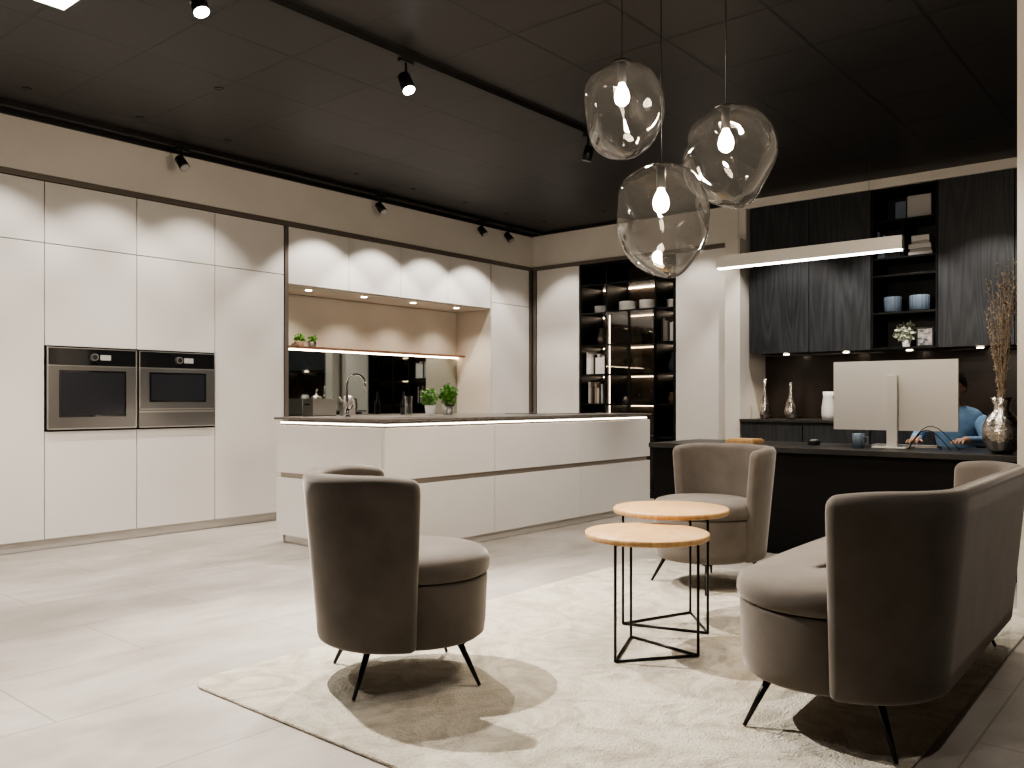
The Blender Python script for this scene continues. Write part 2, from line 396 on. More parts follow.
b = B(); b.lathe([(.03, 0), (.032, .16), (.03, .16), (.028, .005), (.0001, .005)], (4.86, 5.2, .951), M_glassc, 20); b.done('drinking_glass')

# toaster + kettle on back counter
b = B(); b.box(5.0, 5.28, 6.68, 6.84, .93, 1.09, M_steel); b.box(5.03, 5.25, 6.715, 6.735, 1.0905, 1.092, M_black); b.box(5.03, 5.25, 6.785, 6.805, 1.0905, 1.092, M_black)
b.box(4.985, 5.0, 6.73, 6.79, 1.03, 1.045, M_black); b.box(5.0, 5.28, 6.685, 6.835, .9205, .93, M_black); b.done('toaster', .012, seg=3)
b = B(); b.lathe([(.075, 0), (.08, .01), (.075, .1), (.055, .19), (.045, .2), (.01, .21), (.012, .225), (.0001, .23)], (5.5, 6.78, .9205), M_steel, 28)
b.tube([(5.56, 6.78, 1.10), (5.61, 6.78, 1.09), (5.62, 6.78, 1.0), (5.585, 6.78, .96)], .009, M_black); b.tube([(5.44, 6.78, 1.05), (5.405, 6.78, 1.09), (5.395, 6.78, 1.11)], [.016, .012, .008], M_steel); b.done('kettle')
b = B(); b.lathe([(.03, 0), (.035, .08), (.033, .14), (.012, .18), (.012, .24), (.014, .25), (.0001, .25)], (6.3, 6.82, .9205), M_glassblk, 20); b.done('oil_bottle')

# ------------------------------------------------------------------ right wall cabinets
b = B()
def doorx(b, y0, y1, z0, z1, m, x=XF): b.box(x, x + .02, y0 + G, y1 - G, z0 + G, z1 - G, m)
b.box(XF + .022, X1 - .01, 5.79, 6.42, .08, 2.65, M_gap); doorx(b, 5.79, 6.42, .075, 2.655, M_cab)
b.box(XF + .05, XF + .07, 5.79, 6.42, 0, .075, M_cab)
b.done('wardrobe_cabinet', .0015)
b = B()
b.box(XF + .022, X1 - .01, 3.93, 4.52, .08, 2.65, M_gap); doorx(b, 3.93, 4.52, .075, 2.655, M_cab)
b.box(XF + .05, XF + .07, 3.93, 4.52, 0, .075, M_cab)
b.done('wardrobe_cabinet.001', .0015)
b = B()
b.box(XF - .012, X1 - .02, 3.885, 6.48, 2.658, 2.698, M_taupe)
b.box(XF - .012, X1 - .02, 3.885, 3.925, 0, 2.657, M_taupe); b.box(XF - .012, X1 - .02, 6.425, 6.47, 0, 2.657, M_taupe)
b.done('trim_5', .001)

# display cabinet (open shelving + glass doors)
b = B(); t = .02
ya, yb = 4.53, 5.78
M_back = mat('cabinet_back_brown', (.08, .06, .046), .5)
b.box(X1 - .05, X1 - .03, ya, yb, .06, 2.64, M_back)
for y in (ya, 4.76, 5.40, yb - t): b.box(XF, X1 - .05, y, y + t, .06, 2.64, M_blackm)
for z in (.04, .66, 1.02, 1.36, 1.70, 2.07, 2.40, 2.63):
    for (a, c) in ((ya + t, 4.76), (4.78, 5.40), (5.42, yb - t)):
        b.box(XF + .01, X1 - .05, a, c, z, z + t, M_blackm)
b.box(XF + .04, XF + .06, ya, yb, 0, .04, M_black)
for z in (2.40, 2.07, 1.70, 1.36, 1.02): b.box(X1 - .07, X1 - .062, 4.80, 5.38, z - .012, z - .003, M_led)
b.box(XF + .04, XF + .05, 5.388, 5.397, .68, 2.05, M_led2)
for z in (2.40, 2.07, 1.70, 1.36): b.box(X1 - .07, X1 - .062, 5.44, 5.74, z - .01, z - .003, M_led)
for z in (2.40, 2.07, 1.70, 1.36): b.box(X1 - .07, X1 - .062, 4.57, 4.74, z - .01, z - .003, M_led)
b.done('display_cabinet', .001)
b = B()
for y0, y1 in ((4.765, 5.088), (5.092, 5.415)):
    b.box(XF - .024, XF - .018, y0 + .01, y1 - .01, .08, 2.085, M_glassd)
    for a, c in ((y0, y0 + .012), (y1 - .012, y1)): b.box(XF - .028, XF - .002, a, c, .07, 2.09, M_blackm)
    for a, c in ((.07, .085), (2.075, 2.09)): b.box(XF - .028, XF - .002, y0 + .012, y1 - .012, a, c, M_blackm)
b.done('glass_door')
def books(name, x, y0, y1, z, hmin=.18, hmax=.26, pal=None, d=.18):
    b = B(); y = y0; pal = pal or [M_white, M_black, M_taupe, M_grey, M_bluegrey, M_terra]
    while y < y1 - .02:
        w = random.uniform(.018, .04); h = random.uniform(hmin, hmax)
        b.box(x, x + d, y, y + w - .002, z, z + h, random.choice(pal)); y += w
    b.done(name, .002)
books('book_row', XF + .06, 5.46, 5.72, 1.3805, pal=[M_white, M_grey, M_white, M_black])
books('book_row.001', XF + .06, 5.50, 5.72, 1.0405)
books('book_row.002', XF + .06, 4.57, 4.74, 1.7205, pal=[M_grey, M_black, M_taupe])
def stack(name, x, y, z, n, r=.1, m=M_white, h=.014):
    b = B()
    for i in range(n): b.lathe([(r * .55, i * h), (r, i * h + .012), (r, i * h + .016), (r * .5, i * h + .005), (.0001, i * h + .005)], (x, y, z), m, 24)
    b.done(name)
stack('plate_stack', XF + .2, 5.25, 2.0905, 8); stack('plate_stack.001', XF + .2, 4.98, 2.0905, 8)
stack('plate_stack.002', XF + .2, 5.6, 2.0905, 6, .09, M_grey); stack('bowl_stack', XF + .2, 4.66, 2.0905, 5, .075, M_white, .02)
def wineglass(b, x, y, z, m=M_glassc):
    b.lathe([(.03, 0), (.028, .004), (.004, .008), (.004, .07), (.02, .085), (.034, .12), (.028, .17)], (x, y, z), m, 16)
for i, z in enumerate((1.7205, 1.3805, 1.0405)):
    b = B()
    for y in (4.86, 4.96, 5.06, 5.16, 5.27): wineglass(b, XF + .15 + random.uniform(0, .12), y, z)
    b.done('wine_glass_set' if i == 0 else 'wine_glass_set.%03d' % i)
def vase(name, c, prof, m, n=28):
    b = B(); b.lathe(prof, c, m, n); return b.done(name)
vase('dark_vase', (XF + .2, 4.66, 1.3805), [(.03, 0), (.06, .06), (.05, .12), (.02, .18), (.025, .22), (.018, .22), (.0001, .2)], M_bluegrey)
vase('dark_vase.001', (XF + .2, 5.6, 1.7205), [(.03, 0), (.06, .06), (.05, .12), (.03, .17), (.035, .2), (.028, .2), (.0001, .18)], M_taupe)
vase('dark_vase.002', (XF + .2, 4.66, 1.0405), [(.05, 0), (.06, .06), (.04, .1), (.045, .13), (.038, .13), (.0001, .11)], M_terra)

# ------------------------------------------------------------------ black bar kitchen on right wall
b = B(); XB = XF
for y0, y1 in ((3.077, 3.68), (2.50, 3.077), (1.344, 1.933), (.70, 1.344)):
    b.box(XB + .022, X1 - .02, y0, y1, 1.55, 3.01, M_black); doorx(b, y0, y1, 1.54, 3.013, M_blackoak)
b.box(X1 - .05, X1 - .02, 1.933, 2.5, 1.55, 3.01, M_black)
for y in (1.934, 2.48): b.box(XB, X1 - .05, y, y + .018, 1.54, 3.01, M_blackm)
for z in (1.54, 1.86, 2.20, 2.36, 2.70, 2.99): b.box(XB + .005, X1 - .05, 1.952, 2.48, z, z + .018, M_blackm)
b.box(XB + .01, X1 - .05, 2.22, 2.236, 2.378, 2.70, M_blackm)
for y in (3.38, 2.79, 2.22, 1.64, 1.02): b.cyl((XB + .2, y, 1.534), (XB + .2, y, 1.541), .028, .028, M_led)
b.done('black_wall_cabinet', .001)
M_bs = noisy(mat('brown_glass', (.06, .045, .038), .25), (.03, .022, .018), (.037, .027, .022), 2)
simple('wall_backsplash_bar', X1 - .03, X1 - .002, .6, 3.715, .90, 1.535, m=M_bs)
b = B()
b.box(7.98, X1 - .035, .62, 3.70, .08, .86, M_black)
for y0 in (.62, 1.23, 1.84, 2.46, 3.08): b.box(7.96, 7.98, y0 + .003, y0 + .61, .08, .84, M_blackoak)
b.box(8.03, 8.05, .62, 3.70, 0, .08, M_black); b.box(7.95, X1 - .032, .62, 3.715, .865, .89, M_desktop)
b.done('black_base_cabinet', .001)
books('book_row.003', XB + .06, 2.26, 2.46, 2.3785, .2, .26, [M_black, M_bluegrey, M_black])
b = B(); b.box(XB + .05, XB + .25, 1.99, 2.19, 2.3785, 2.41, M_white); b.box(XB + .06, XB + .25, 2.0, 2.18, 2.411, 2.44, M_grey); b.box(XB + .05, XB + .24, 2.0, 2.19, 2.441, 2.48, M_white)
b.box(XB + .07, XB + .24, 2.02, 2.17, 2.481, 2.51, M_grey); b.box(XB + .07, XB + .24, 2.02, 2.17, 2.512, 2.56, M_white); b.done('book_stack', .002)
b = B(); b.box(XB + .05, XB + .2, 2.0, 2.2, 2.7185, 2.92, M_grey); b.box(XB + .05, XB + .2, 2.21, 2.3, 2.7185, 2.88, M_bluegrey); b.done('storage_box', .004)
for i, (y, r) in enumerate(((2.35, .075), (2.12, .085))):
    b = B()
    b.lathe([(r * .7, 0), (r, .02), (r, .14), (r * .94, .15), (r * .9, .148), (r * .9, .02), (.0001, .02)], (XB + .15, y, 1.8785 + .0), M_bluegrey, 64, fn=lambda p, t: Vector((p.x * (1 + .03 * math.cos(16 * t)), p.y * (1 + .03 * math.cos(16 * t)), p.z)))
    o = b.done('ribbed_bowl' if i == 0 else 'ribbed_bowl.001')
potted('potted_eucalyptus', (XB + .14, 2.23, 1.5585), .04, .07, .095, .085, 260, M_white, M_pale, .035)
b = B(); b.box(XB + .08, XB + .095, 1.985, 2.13, 1.5585, 1.73, M_black); b.box(XB + .077, XB + .080, 1.998, 2.117, 1.572, 1.717, M_photo); b.box(XB + .095, XB + .16, 2.05, 2.06, 1.5585, 1.57, M_black); b.done('picture_frame', .001)
bp = [(.035, 0), (.05, .03), (.058, .09), (.045, .17), (.02, .24), (.013, .32), (.016, .40), (.010, .40), (.0001, .37)]
vase('silver_bottle', (8.12, 3.52, .8905), bp, M_hammer)
vase('silver_bottle.001', (8.16, 3.27, .8905), [(r * 1.05, z * .9) for r, z in bp], M_hammer)
b = B(); b.lathe([(.05, 0), (.06, .04), (.06, .12), (.045, .22), (.05, .27), (.045, .27), (.0001, .2)], (8.2, 2.92, .8905), M_white, 28)
b.tube([(8.2, 2.875, 1.13), (8.2, 2.82, 1.12), (8.2, 2.81, 1.05), (8.2, 2.855, .98)], .008, M_white); b.done('white_jug')

# ------------------------------------------------------------------ desk
b = B()
b.box(5.72, 6.55, .60, 3.42, .715, .75, M_desktop)
b.box(5.77, 5.80, .62, 3.40, .0, .714, M_desk); b.box(5.80, 6.5, 3.37, 3.40, 0, .714, M_desk); b.box(5.80, 6.5, .62, .65, 0, .714, M_desk)
b.box(5.80, 6.45, 2.6, 2.63, 0, .714, M_desk)
b.done('reception_desk', .002)
e = empty('computer_monitor', (6.16, 1.745, .7505))
b = B()
b.box(-.012, .008, -.405, .405, .12, .60, M_silver); b.box(.0085, .011, -.392, .392, .14, .592, M_screen); b.done('screen_panel', .006, e)
b = B(); b.box(-.045, -.02, -.035, .035, .012, .50, M_silver); b.box(-.02, -.0125, -.035, .035, .30, .40, M_silver); b.box(-.13, .10, -.11, .11, 0, .012, M_silver); b.done('stand', .004, e)
b = B()
for k in range(3):
    pts = []
    for i in range(11):
        u = i / 10; pts.append((5.985 - .03 * math.sin(u * 3.1) - .008 * k, 1.60 - u * (.20 + .055 * k), .757 + (.12 + .03 * k) * math.sin(u * math.pi) * (1 - .3 * u)))
    b.tube(pts, .003, M_black, 6)
b.done('monitor_cable')
b = B(); b.box(5.93, 6.13, 2.66, 2.88, .7505, .782, M_wood); b.box(5.94, 6.12, 2.67, 2.87, .7825, .79, M_wood); b.done('wooden_box', .003)
b = B(); b.lathe([(.035, 0), (.04, .1), (.037, .1), (.033, .006), (.0001, .006)], (6.0, 1.93, .7505), M_bluegrey, 24); b.tube([(6.0, 1.89, .83), (6.0, 1.865, .825), (6.0, 1.865, .785), (6.0, 1.893, .78)], .005, M_bluegrey); b.done('coffee_mug')
b = B(); b.box(6.15, 6.25, 2.28, 2.34, .7505, .78, M_black); b.box(6.17, 6.23, 2.29, 2.33, .7801, .79, M_grey); b.done('card_holder', .004)
b = B(); b.box(6.28, 6.42, 1.5, 1.93, .7505, .762, M_white)
for i in range(4):
    for j in range(14): b.box(6.29 + i * .032, 6.315 + i * .032, 1.51 + j * .03, 1.535 + j * .03, .7621, .766, M_grey)
b.done('keyboard')

# vase with dried branches
e = empty('branch_vase', (5.93, 1.05, .7505))
b = B()
b.lathe([(.05, 0), (.085, .03), (.108, .10), (.108, .16), (.085, .22), (.05, .26), (.042, .29), (.062, .345), (.056, .345), (.038, .29), (.0001, .2)], (0, 0, 0), M_hammer, 36)
b.done('vase_body', 0, e)
b = B()
for i in range(26):
    a = random.random() * 6.28; sp = random.uniform(.02, .11); h = random.uniform(.75, 1.32)
    pts = [Vector((0, 0, .21))]
    for k in range(1, 7):
        u = k / 6; pts.append(Vector((math.cos(a) * sp * u ** 1.3 + random.gauss(0, .004), math.sin(a) * sp * u ** 1.3 + random.gauss(0, .004), .21 + (h - .21) * u)))
    b.tube(pts, [.003, .003, .0025, .0025, .002, .0015, .001], M_twig, 5)
    for k in range(2, 7):
        for q in range(7):
            p = pts[k] + (pts[k - 1] - pts[k]) * random.random(); dd = Vector((random.gauss(0, 1), random.gauss(0, 1), 1.2)).normalized() * .022
            b.tube([p, p + dd], [.002, .003], M_twig, 4)
b.done('dried_branches', 0, e)

# ------------------------------------------------------------------ upholstered seats
def lin(a, c, n): return [a + (c - a) * i / (n - 1) for i in range(n)]
def upholstered(name, L, loc, facing, phimax=98):
    e = empty(name, loc, math.radians(facing) - math.pi / 2)
    zb, zt = .158, .80
    def ro(z): return .298 + .060 * max(0, (z - .16) / .64) ** 1.0
    def hh(z): return .038 - .006 * max(0, (z - .2) / .63)
    P = []
    pm = math.radians(phimax)
    if L > 0:
        A = lin(-pm, 0, 26); P += [(p, -L) for p in A]; P += [(0, s) for s in lin(-L, L, 14)[1:-1]]; P += [(p, L) for p in lin(0, pm, 26)]
    else: P = [(p, 0) for p in lin(-pm, pm, 52)]
    R = .34; s = [0]
    for i in range(1, len(P)):
        a = Vector((R * math.sin(P[i][0]) + P[i][1], -R * math.cos(P[i][0]))); c = Vector((R * math.sin(P[i - 1][0]) + P[i - 1][1], -R * math.cos(P[i - 1][0])))
        s.append(s[-1] + (a - c).length)
    tot = s[-1]; re = .035
    extra = [re * x for x in (0.002, .05, .15, .3, .5, .75, 1)]
    def interp(q):
        for i in range(1, len(s)):
            if s[i] >= q:
                u = (q - s[i - 1]) / (s[i] - s[i - 1]); return (P[i - 1][0] + (P[i][0] - P[i - 1][0]) * u, P[i - 1][1] + (P[i][1] - P[i - 1][1]) * u)
        return P[-1]
    qs = extra + [q for q in s if re * 1.2 < q < tot - re * 1.2] + [tot - x for x in reversed(extra)]
    rings = []
    for q in qs:
        phi, sh = interp(q); ed = min(q, tot - q)
        c = math.sqrt(max(0.0004, 1 - (1 - min(1, ed / re)) ** 2))
        drop = (1 - c) * .035 + .02 * max(0, 1 - ed / .2) ** 2; rise = (1 - c) * .02
        loop = []
        za, zc = zb + rise, zt - drop
        for z in lin(za + .025, zc - .034, 12): loop.append((ro(z) - hh(z) + hh(z) * c, z))
        for k in range(1, 8):
            a = math.pi * k / 8; z = zc - .034; loop.append((ro(z) - hh(z) + hh(z) * c * math.cos(a), z + .034 * math.sin(a)))
        for z in lin(zc - .034, za + .025, 12): loop.append((ro(z) - hh(z) - hh(z) * c, z))
        for k in range(1, 6):
            a = math.pi + math.pi * k / 6; z = za + .025; loop.append((ro(z) - hh(z) + hh(z) * c * math.cos(a), z + .025 * math.sin(a)))
        rings.append([(r * math.sin(phi) + sh, -r * math.cos(phi), z) for r, z in loop])
    n = len(rings[0]); vs = [p for r in rings for p in r]
    fs = [(i * n + k, i * n + (k + 1) % n, (i + 1) * n + (k + 1) % n, (i + 1) * n + k) for i in range(len(rings) - 1) for k in range(n)]
    b = B(); b.add(vs, fs, M_velvet, True); b.add(rings[0], [tuple(range(n))], M_velvet, True); b.add(rings[-1], [tuple(reversed(range(n)))], M_velvet, True)
    b.done('backrest', 0, e)
    def st(p, t):
        sh = L * max(-1, min(1, math.cos(t) * 3)) if L > 0 else 0
        return Vector((p.x + sh * (1 if math.hypot(p.x, p.y) > .001 else 0), p.y + .066, p.z))
    b = B()
    b.lathe([(.20, .158), (.262, .161), (.277, .173), (.283, .22), (.287, .32), (.290, .385), (.288, .396), (.278, .402)], (0, 0, 0), M_velvet, 72, st)
    b.done('seat_base', 0, e)
    b = B()
    pr = [(.270, .400), (.288, .403), (.296, .412), (.300, .43), (.299, .452), (.290, .474), (.270, .490), (.235, .500), (.16, .506), (.08, .508), (.001, .509)]
    b.lathe(pr, (0, 0, 0), M_velvet, 72, st)
    b.done('seat_cushion', 0, e)
    b = B(); lx = .17 + L
    for sx in (-1, 1):
        for sy in (-1, 1):
            a = Vector((sx * lx, .03 + sy * .17, .162)); f = Vector((sx * (lx + .06), .03 + sy * .235, .001))
            b.tube([a, a + (f - a) * .5, f], [.013, .010, .0065], M_blackm, 10)
            b.cyl(a + Vector((0, 0, -.012)), a, .03, .03, M_blackm, 16)
            q = Vector((sx * lx, .03 + sy * .02, .154)); b.tube([a + Vector((0, 0, -.008)), q], .007, M_blackm, 8)
    b.tube([(-lx, .05, .154), (lx, .05, .154)], .007, M_blackm, 8)
    b.done('legs', 0, e)
    return e
upholstered('lounge_chair', 0, (2.24, 2.465, 0.014), -30, 93)
upholstered('lounge_chair.001', 0, (4.55, 2.29, 0.014), 160, 93)
upholstered('loveseat', .54, (3.395, .955, 0.014), 91, 85)

# rug (rounded corners)
b = B(); rx0, rx1, ry0, ry1, cr = 1.68, 5.0, .70, 3.02, .10; ring = []
for cx_, cy_, a0 in ((rx1 - cr, ry1 - cr, 0), (rx0 + cr, ry1 - cr, 90), (rx0 + cr, ry0 + cr, 180), (rx1 - cr, ry0 + cr, 270)):
    for k in range(9):
        a = math.radians(a0 + k * 11.25); ring.append((cx_ + cr * math.cos(a), cy_ + cr * math.sin(a)))
n = len(ring)
b.add([(x, y, .0005) for x, y in ring] + [(x, y, .0115) for x, y in ring], [(i, (i + 1) % n, n + (i + 1) % n, n + i) for i in range(n)] + [tuple(range(n, 2 * n)), tuple(reversed(range(n)))], M_rug)
b.done('area_rug', .005)

# coffee tables
def table(name, c, r, h, rr, angs):
    e = empty(name, (c[0], c[1], .0125), 0)
    b = B()
    b.lathe([(r - .006, h - .026), (r, h - .022), (r, h - .005), (r - .004, h), (.0001, h)], (0, 0, 0), M_wood, 72)
    b.add([(math.cos(2 * math.pi * i / 72) * (r - .006), math.sin(2 * math.pi * i / 72) * (r - .006), h - .026) for i in range(72)], [tuple(reversed(range(72)))], M_wood)
    b.done('table_top', 0, e)
    b = B(); w = .006; P = []
    for a in angs:
        a = math.radians(a - 50)
        p = Vector((rr * math.cos(a), rr * math.sin(a), 0)); P.append(p)
        b.cyl(p + Vector((0, 0, w)), p + Vector((0, 0, h - .026)), w, w, M_blackm, 10)
        b.ball(p + Vector((0, 0, w)), w, M_blackm, 10)
    for i in range(len(P)):
        q = P[(i + 1) % len(P)]
        b.cyl(P[i] + Vector((0, 0, w)), q + Vector((0, 0, w)), w, w, M_blackm, 10)
        b.cyl(P[i] + Vector((0, 0, h - .032)), q + Vector((0, 0, h - .032)), w, w, M_blackm, 10)
    b.done('table_frame', 0, e)
table('coffee_table', (3.13, 1.88), .262, .51, .215, (225, 340, 100))
table('coffee_table.001', (3.60, 2.03), .272, .555, .232, (305, 185, 55))

# ------------------------------------------------------------------ pendants
def pendant(name, loc, rx, rz, seed, power=36):
    e = empty(name, loc); rnd = random.Random(seed)
    dents = [(Vector((rnd.gauss(0, 1), rnd.gauss(0, 1), rnd.gauss(0, .5))).normalized(), rnd.uniform(-.20, -.10), rnd.uniform(.10, .22)) for _ in range(7)]
    s1, s2, s3 = [rnd.uniform(0, 6.28) for _ in range(3)]
    b = B(); n = 96; vs = []; K = 64
    for i in range(K + 1):
        th = .16 + (math.pi - .16) * i / K; fade = min(1, i / (K * .22))
        for k in range(n):
            ph = 2 * math.pi * k / n
            d = Vector((math.sin(th) * math.cos(ph), math.sin(th) * math.sin(ph), math.cos(th)))
            f = 0
            for q, a, w_ in dents: f += a * math.exp(-((d - q).length_squared) / w_)
            f += .04 * math.sin(4.2 * d.x + 2 * d.z + s1) + .035 * math.sin(4.6 * d.y - 3 * d.z + s2) + .035 * math.sin(5.2 * d.z + 3 * d.x + s3)
            f = 1 + (f + .06) * fade
            vs.append((d.x * rx * f, d.y * rx * f, d.z * rz * f))
    fs = [(i * n + k, i * n + (k + 1) % n, (i + 1) * n + (k + 1) % n, (i + 1) * n + k) for i in range(K) for k in range(n)]
    b.add(vs, fs, M_glass, True); b.done('glass_shade', 0, e)
    b = B()
    zt = rz * .985
    b.cyl((0, 0, zt - .085), (0, 0, zt + .012), .019, .019, M_black); b.cyl((0, 0, zt), (0, 0, zt + .008), rx * .2 + .01, rx * .2 + .01, M_black, 24)
    b.cyl((0, 0, zt + .01), (0, 0, CEIL - .02 - loc[2]), .0022, .0022, M_black, 8)
    b.cyl((0, 0, CEIL - .025 - loc[2]), (0, 0, CEIL - loc[2] - .001), .05, .05, M_black, 24)
    b.done('cord_and_socket', 0, e)
    z0 = zt - .085
    b = B(); b.lathe([(.012, z0), (.016, z0 - .012), (.028, z0 - .035), (.033, z0 - .06), (.028, z0 - .082), (.014, z0 - .094), (.0001, z0 - .096)], (0, 0, 0), M_bulb, 20); b.done('bulb', 0, e)
    l = bpy.data.lights.new('pendant_glow', 'POINT'); l.energy = power; l.color = (1, .87, .70); l.shadow_soft_size = .02
    lo = bpy.data.objects.new('glow', l); lo.parent = e; lo.location = (0, 0, z0 - .125); scene.collection.objects.link(lo)
pendant('glass_pendant', (3.14, 2.01, 2.34), .165, .205, 3, 44)
pendant('glass_pendant.001', (2.99, 1.73, 1.80), .183, .215, 5, 44)
pendant('glass_pendant.002', (3.34, 1.62, 2.11), .184, .205, 11, 44)

# linear pendant over the desk
e = empty('linear_pendant', (6.0, 2.31, 2.12))
b = B(); b.box(-.03, .03, -.67, .67, -.035, .055, M_silver); b.box(-.026, .026, -.66, .66, -.043, -.0351, M_ledw)
b.cyl((0, -.45, .055), (0, -.45, .979), .0015, .0015, M_black, 6); b.cyl((0, .5, .055), (0, .5, .979), .0015, .0015, M_black, 6)
b.done('light_bar', .001, e)
l = bpy.data.lights.new('bar_light', 'AREA'); l.shape = 'RECTANGLE'; l.size = .045; l.size_y = 1.3; l.energy = 14; l.color = (1, .94, .85)
lo = bpy.data.objects.new('bar_light', l); lo.parent = e; lo.location = (0, 0, -.048); scene.collection.objects.link(lo)

# ------------------------------------------------------------------ tracks and spots
b = B(); b.box(-.5, 5.45, 3.64, 3.675, CEIL - .035, CEIL - .0005, M_black); b.done('ceiling_track')
b = B(); b.box(.6, 8.05, 6.28, 6.315, CEIL - .035, CEIL - .0005, M_black); b.done('ceiling_track.001')
nspot = [0]
def spot(loc, target, power, ang=60, blend=.6, lit=True, col=WARM, size=.02):
    loc = Vector(loc); d = (Vector(target) - loc).normalized()
    nm = 'track_spotlight' if nspot[0] == 0 else 'track_spotlight.%03d' % nspot[0]; nspot[0] += 1
    e = empty(nm, loc)
    b = B(); z0 = CEIL - .036 - loc.z
    b.box(-.05, .05, -.016, .016, z0 - .02, z0, M_black); b.cyl((0, 0, z0 - .02), (0, 0, .0), .008, .008, M_black, 10)
    b.cyl(-d * .05, d * .055, .036, .040, M_blackm, 24)
    b.cyl(d * .0551, d * .058, .034, .034, M_lens if lit else M_steeld, 24)
    b.done('lamp_head', 0, e)
    if lit and power:
        l = bpy.data.lights.new(nm + '_light', 'SPOT'); l.energy = power; l.spot_size = math.radians(ang); l.spot_blend = blend; l.color = col; l.shadow_soft_size = size
        lo = bpy.data.objects.new('beam', l); lo.parent = e; lo.location = d * .07; lo.rotation_euler = d.to_track_quat('-Z', 'Y').to_euler(); scene.collection.objects.link(lo)
zs = 2.93
spot((3.40, 3.66, zs), (3.4, 2.2, 0), 320, 72)
spot((2.09, 3.66, zs), (2.4, 2.4, 0), 620, 80)
spot((5.25, 3.66, zs), (5.2, 4.5, 0), 0, 70, lit=False)
spot((.6, 3.66, zs), (1.2, 4.6, 0), 240, 95)
for x in (3.46, 5.52, 7.0, 7.45): spot((x, 6.30, 2.95), (x + .2, 5.2, 1.6), 0, lit=False)

# added ceiling spots, rings blacked out, for front scallops and general fill
nd = [0]
def added_spot(x, y, power, ang=90, blend=.25, target=None, col=WARM, z=CEIL, size=.02):
    nm = 'added_ceiling_spot' if nd[0] == 0 else 'added_ceiling_spot.%03d' % nd[0]; nd[0] += 1
    e = empty(nm, (x, y, z))
    b = B(); b.lathe([(.028, -.001), (.03, -.004), (.024, -.005), (.02, -.002), (.0001, -.002)], (0, 0, 0), M_black, 24); b.done('ring', 0, e)
    l = bpy.data.lights.new(nm, 'SPOT'); l.energy = power; l.spot_size = math.radians(ang); l.spot_blend = blend; l.color = col; l.shadow_soft_size = size
    lo = bpy.data.objects.new('beam', l); lo.parent = e; lo.location = (0, 0, -.02)
    if target: lo.rotation_euler = (Vector(target) - Vector((x, y, z))).to_track_quat('-Z', 'Y').to_euler()
    scene.collection.objects.link(lo)
for x in (1.5, 2.2, 2.95, 3.65, 4.93, 5.62, 6.34, 7.0): added_spot(x, 5.95, 86 if x > 4 else 60, 90, .3 if x > 4 else .5, (x, 6.15, 0))
for y in (5.9, 5.1, 4.2): added_spot(7.6, y, 48, 85, .4, (7.8, y, 0))
added_spot(1.2, 1.2, 28, 100, .6); added_spot(2.6, .2, 60, 100, .6); added_spot(5.0, 3.3, 190, 80, .6, (5.0, 3.6, 0)); added_spot(4.5, 1.3, 130, 80, .6)
for y in (3.2, 2.3, 1.5): added_spot(7.3, y, 105, 80, .4, (7.9, y, .8))
added_spot(1.0, 5.0, 110, 110, .6); added_spot(3.0, 5.0, 115, 110, .6); added_spot(4.6, 3.66, 90, 80, .6, (4.6, 4.6, 0))
b = B(); b.box(1.52, 1.87, 4.30, 4.58, CEIL - .012, CEIL - .0005, M_ledw); b.done('ceiling_panel_light')

for x in (4.95, 5.63, 6.31, 6.98):
    l = bpy.data.lights.new('niche_spot_light', 'SPOT'); l.energy = 18; l.spot_size = math.radians(120); l.spot_blend = .7; l.color = (1, .89, .74); l.shadow_soft_size = .02
    o = bpy.data.objects.new('niche_spot_light', l); o.location = (x, 6.68, 2.11); scene.collection.objects.link(o)
for y in (3.38, 2.79, 2.22, 1.64, 1.02):
    l = bpy.data.lights.new('bar_spot_light', 'SPOT'); l.energy = 6; l.spot_size = math.radians(110); l.spot_blend = .7; l.color = (1, .84, .64); l.shadow_soft_size = .02
    o = bpy.data.objects.new('bar_spot_light', l); o.location = (XF + .2, y, 1.525); scene.collection.objects.link(o)

# ------------------------------------------------------------------ person at the desk
def skin_mesh(name, joints, edges, sub=2):
    names = list(joints); me = bpy.data.meshes.new(name)
    me.from_pydata([joints[n][0] for n in names], [(names.index(a), names.index(c)) for a, c in edges], [])
    o = bpy.data.objects.new(name, me); scene.collection.objects.link(o)
    sk = o.modifiers.new('skin', 'SKIN'); sk.use_smooth_shade = True
    for i, n in enumerate(names):
        r = joints[n][1]; me.skin_vertices[0].data[i].radius = r if isinstance(r, tuple) else (r, r)
    me.skin_vertices[0].data[0].use_root = True
    ss = o.modifiers.new('sub', 'SUBSURF'); ss.levels = sub; ss.render_levels = sub
    dg = bpy.context.evaluated_depsgraph_get(); ev = o.evaluated_get(dg)
    nm = bpy.data.meshes.new_from_object(ev); bpy.data.objects.remove(o)
    for p in nm.polygons: p.use_smooth = True
    o2 = bpy.data.objects.new(name, nm); scene.collection.objects.link(o2); return o2
PX, PY = 6.86, 1.52
pe = empty('seated_person', (PX, PY, 0))
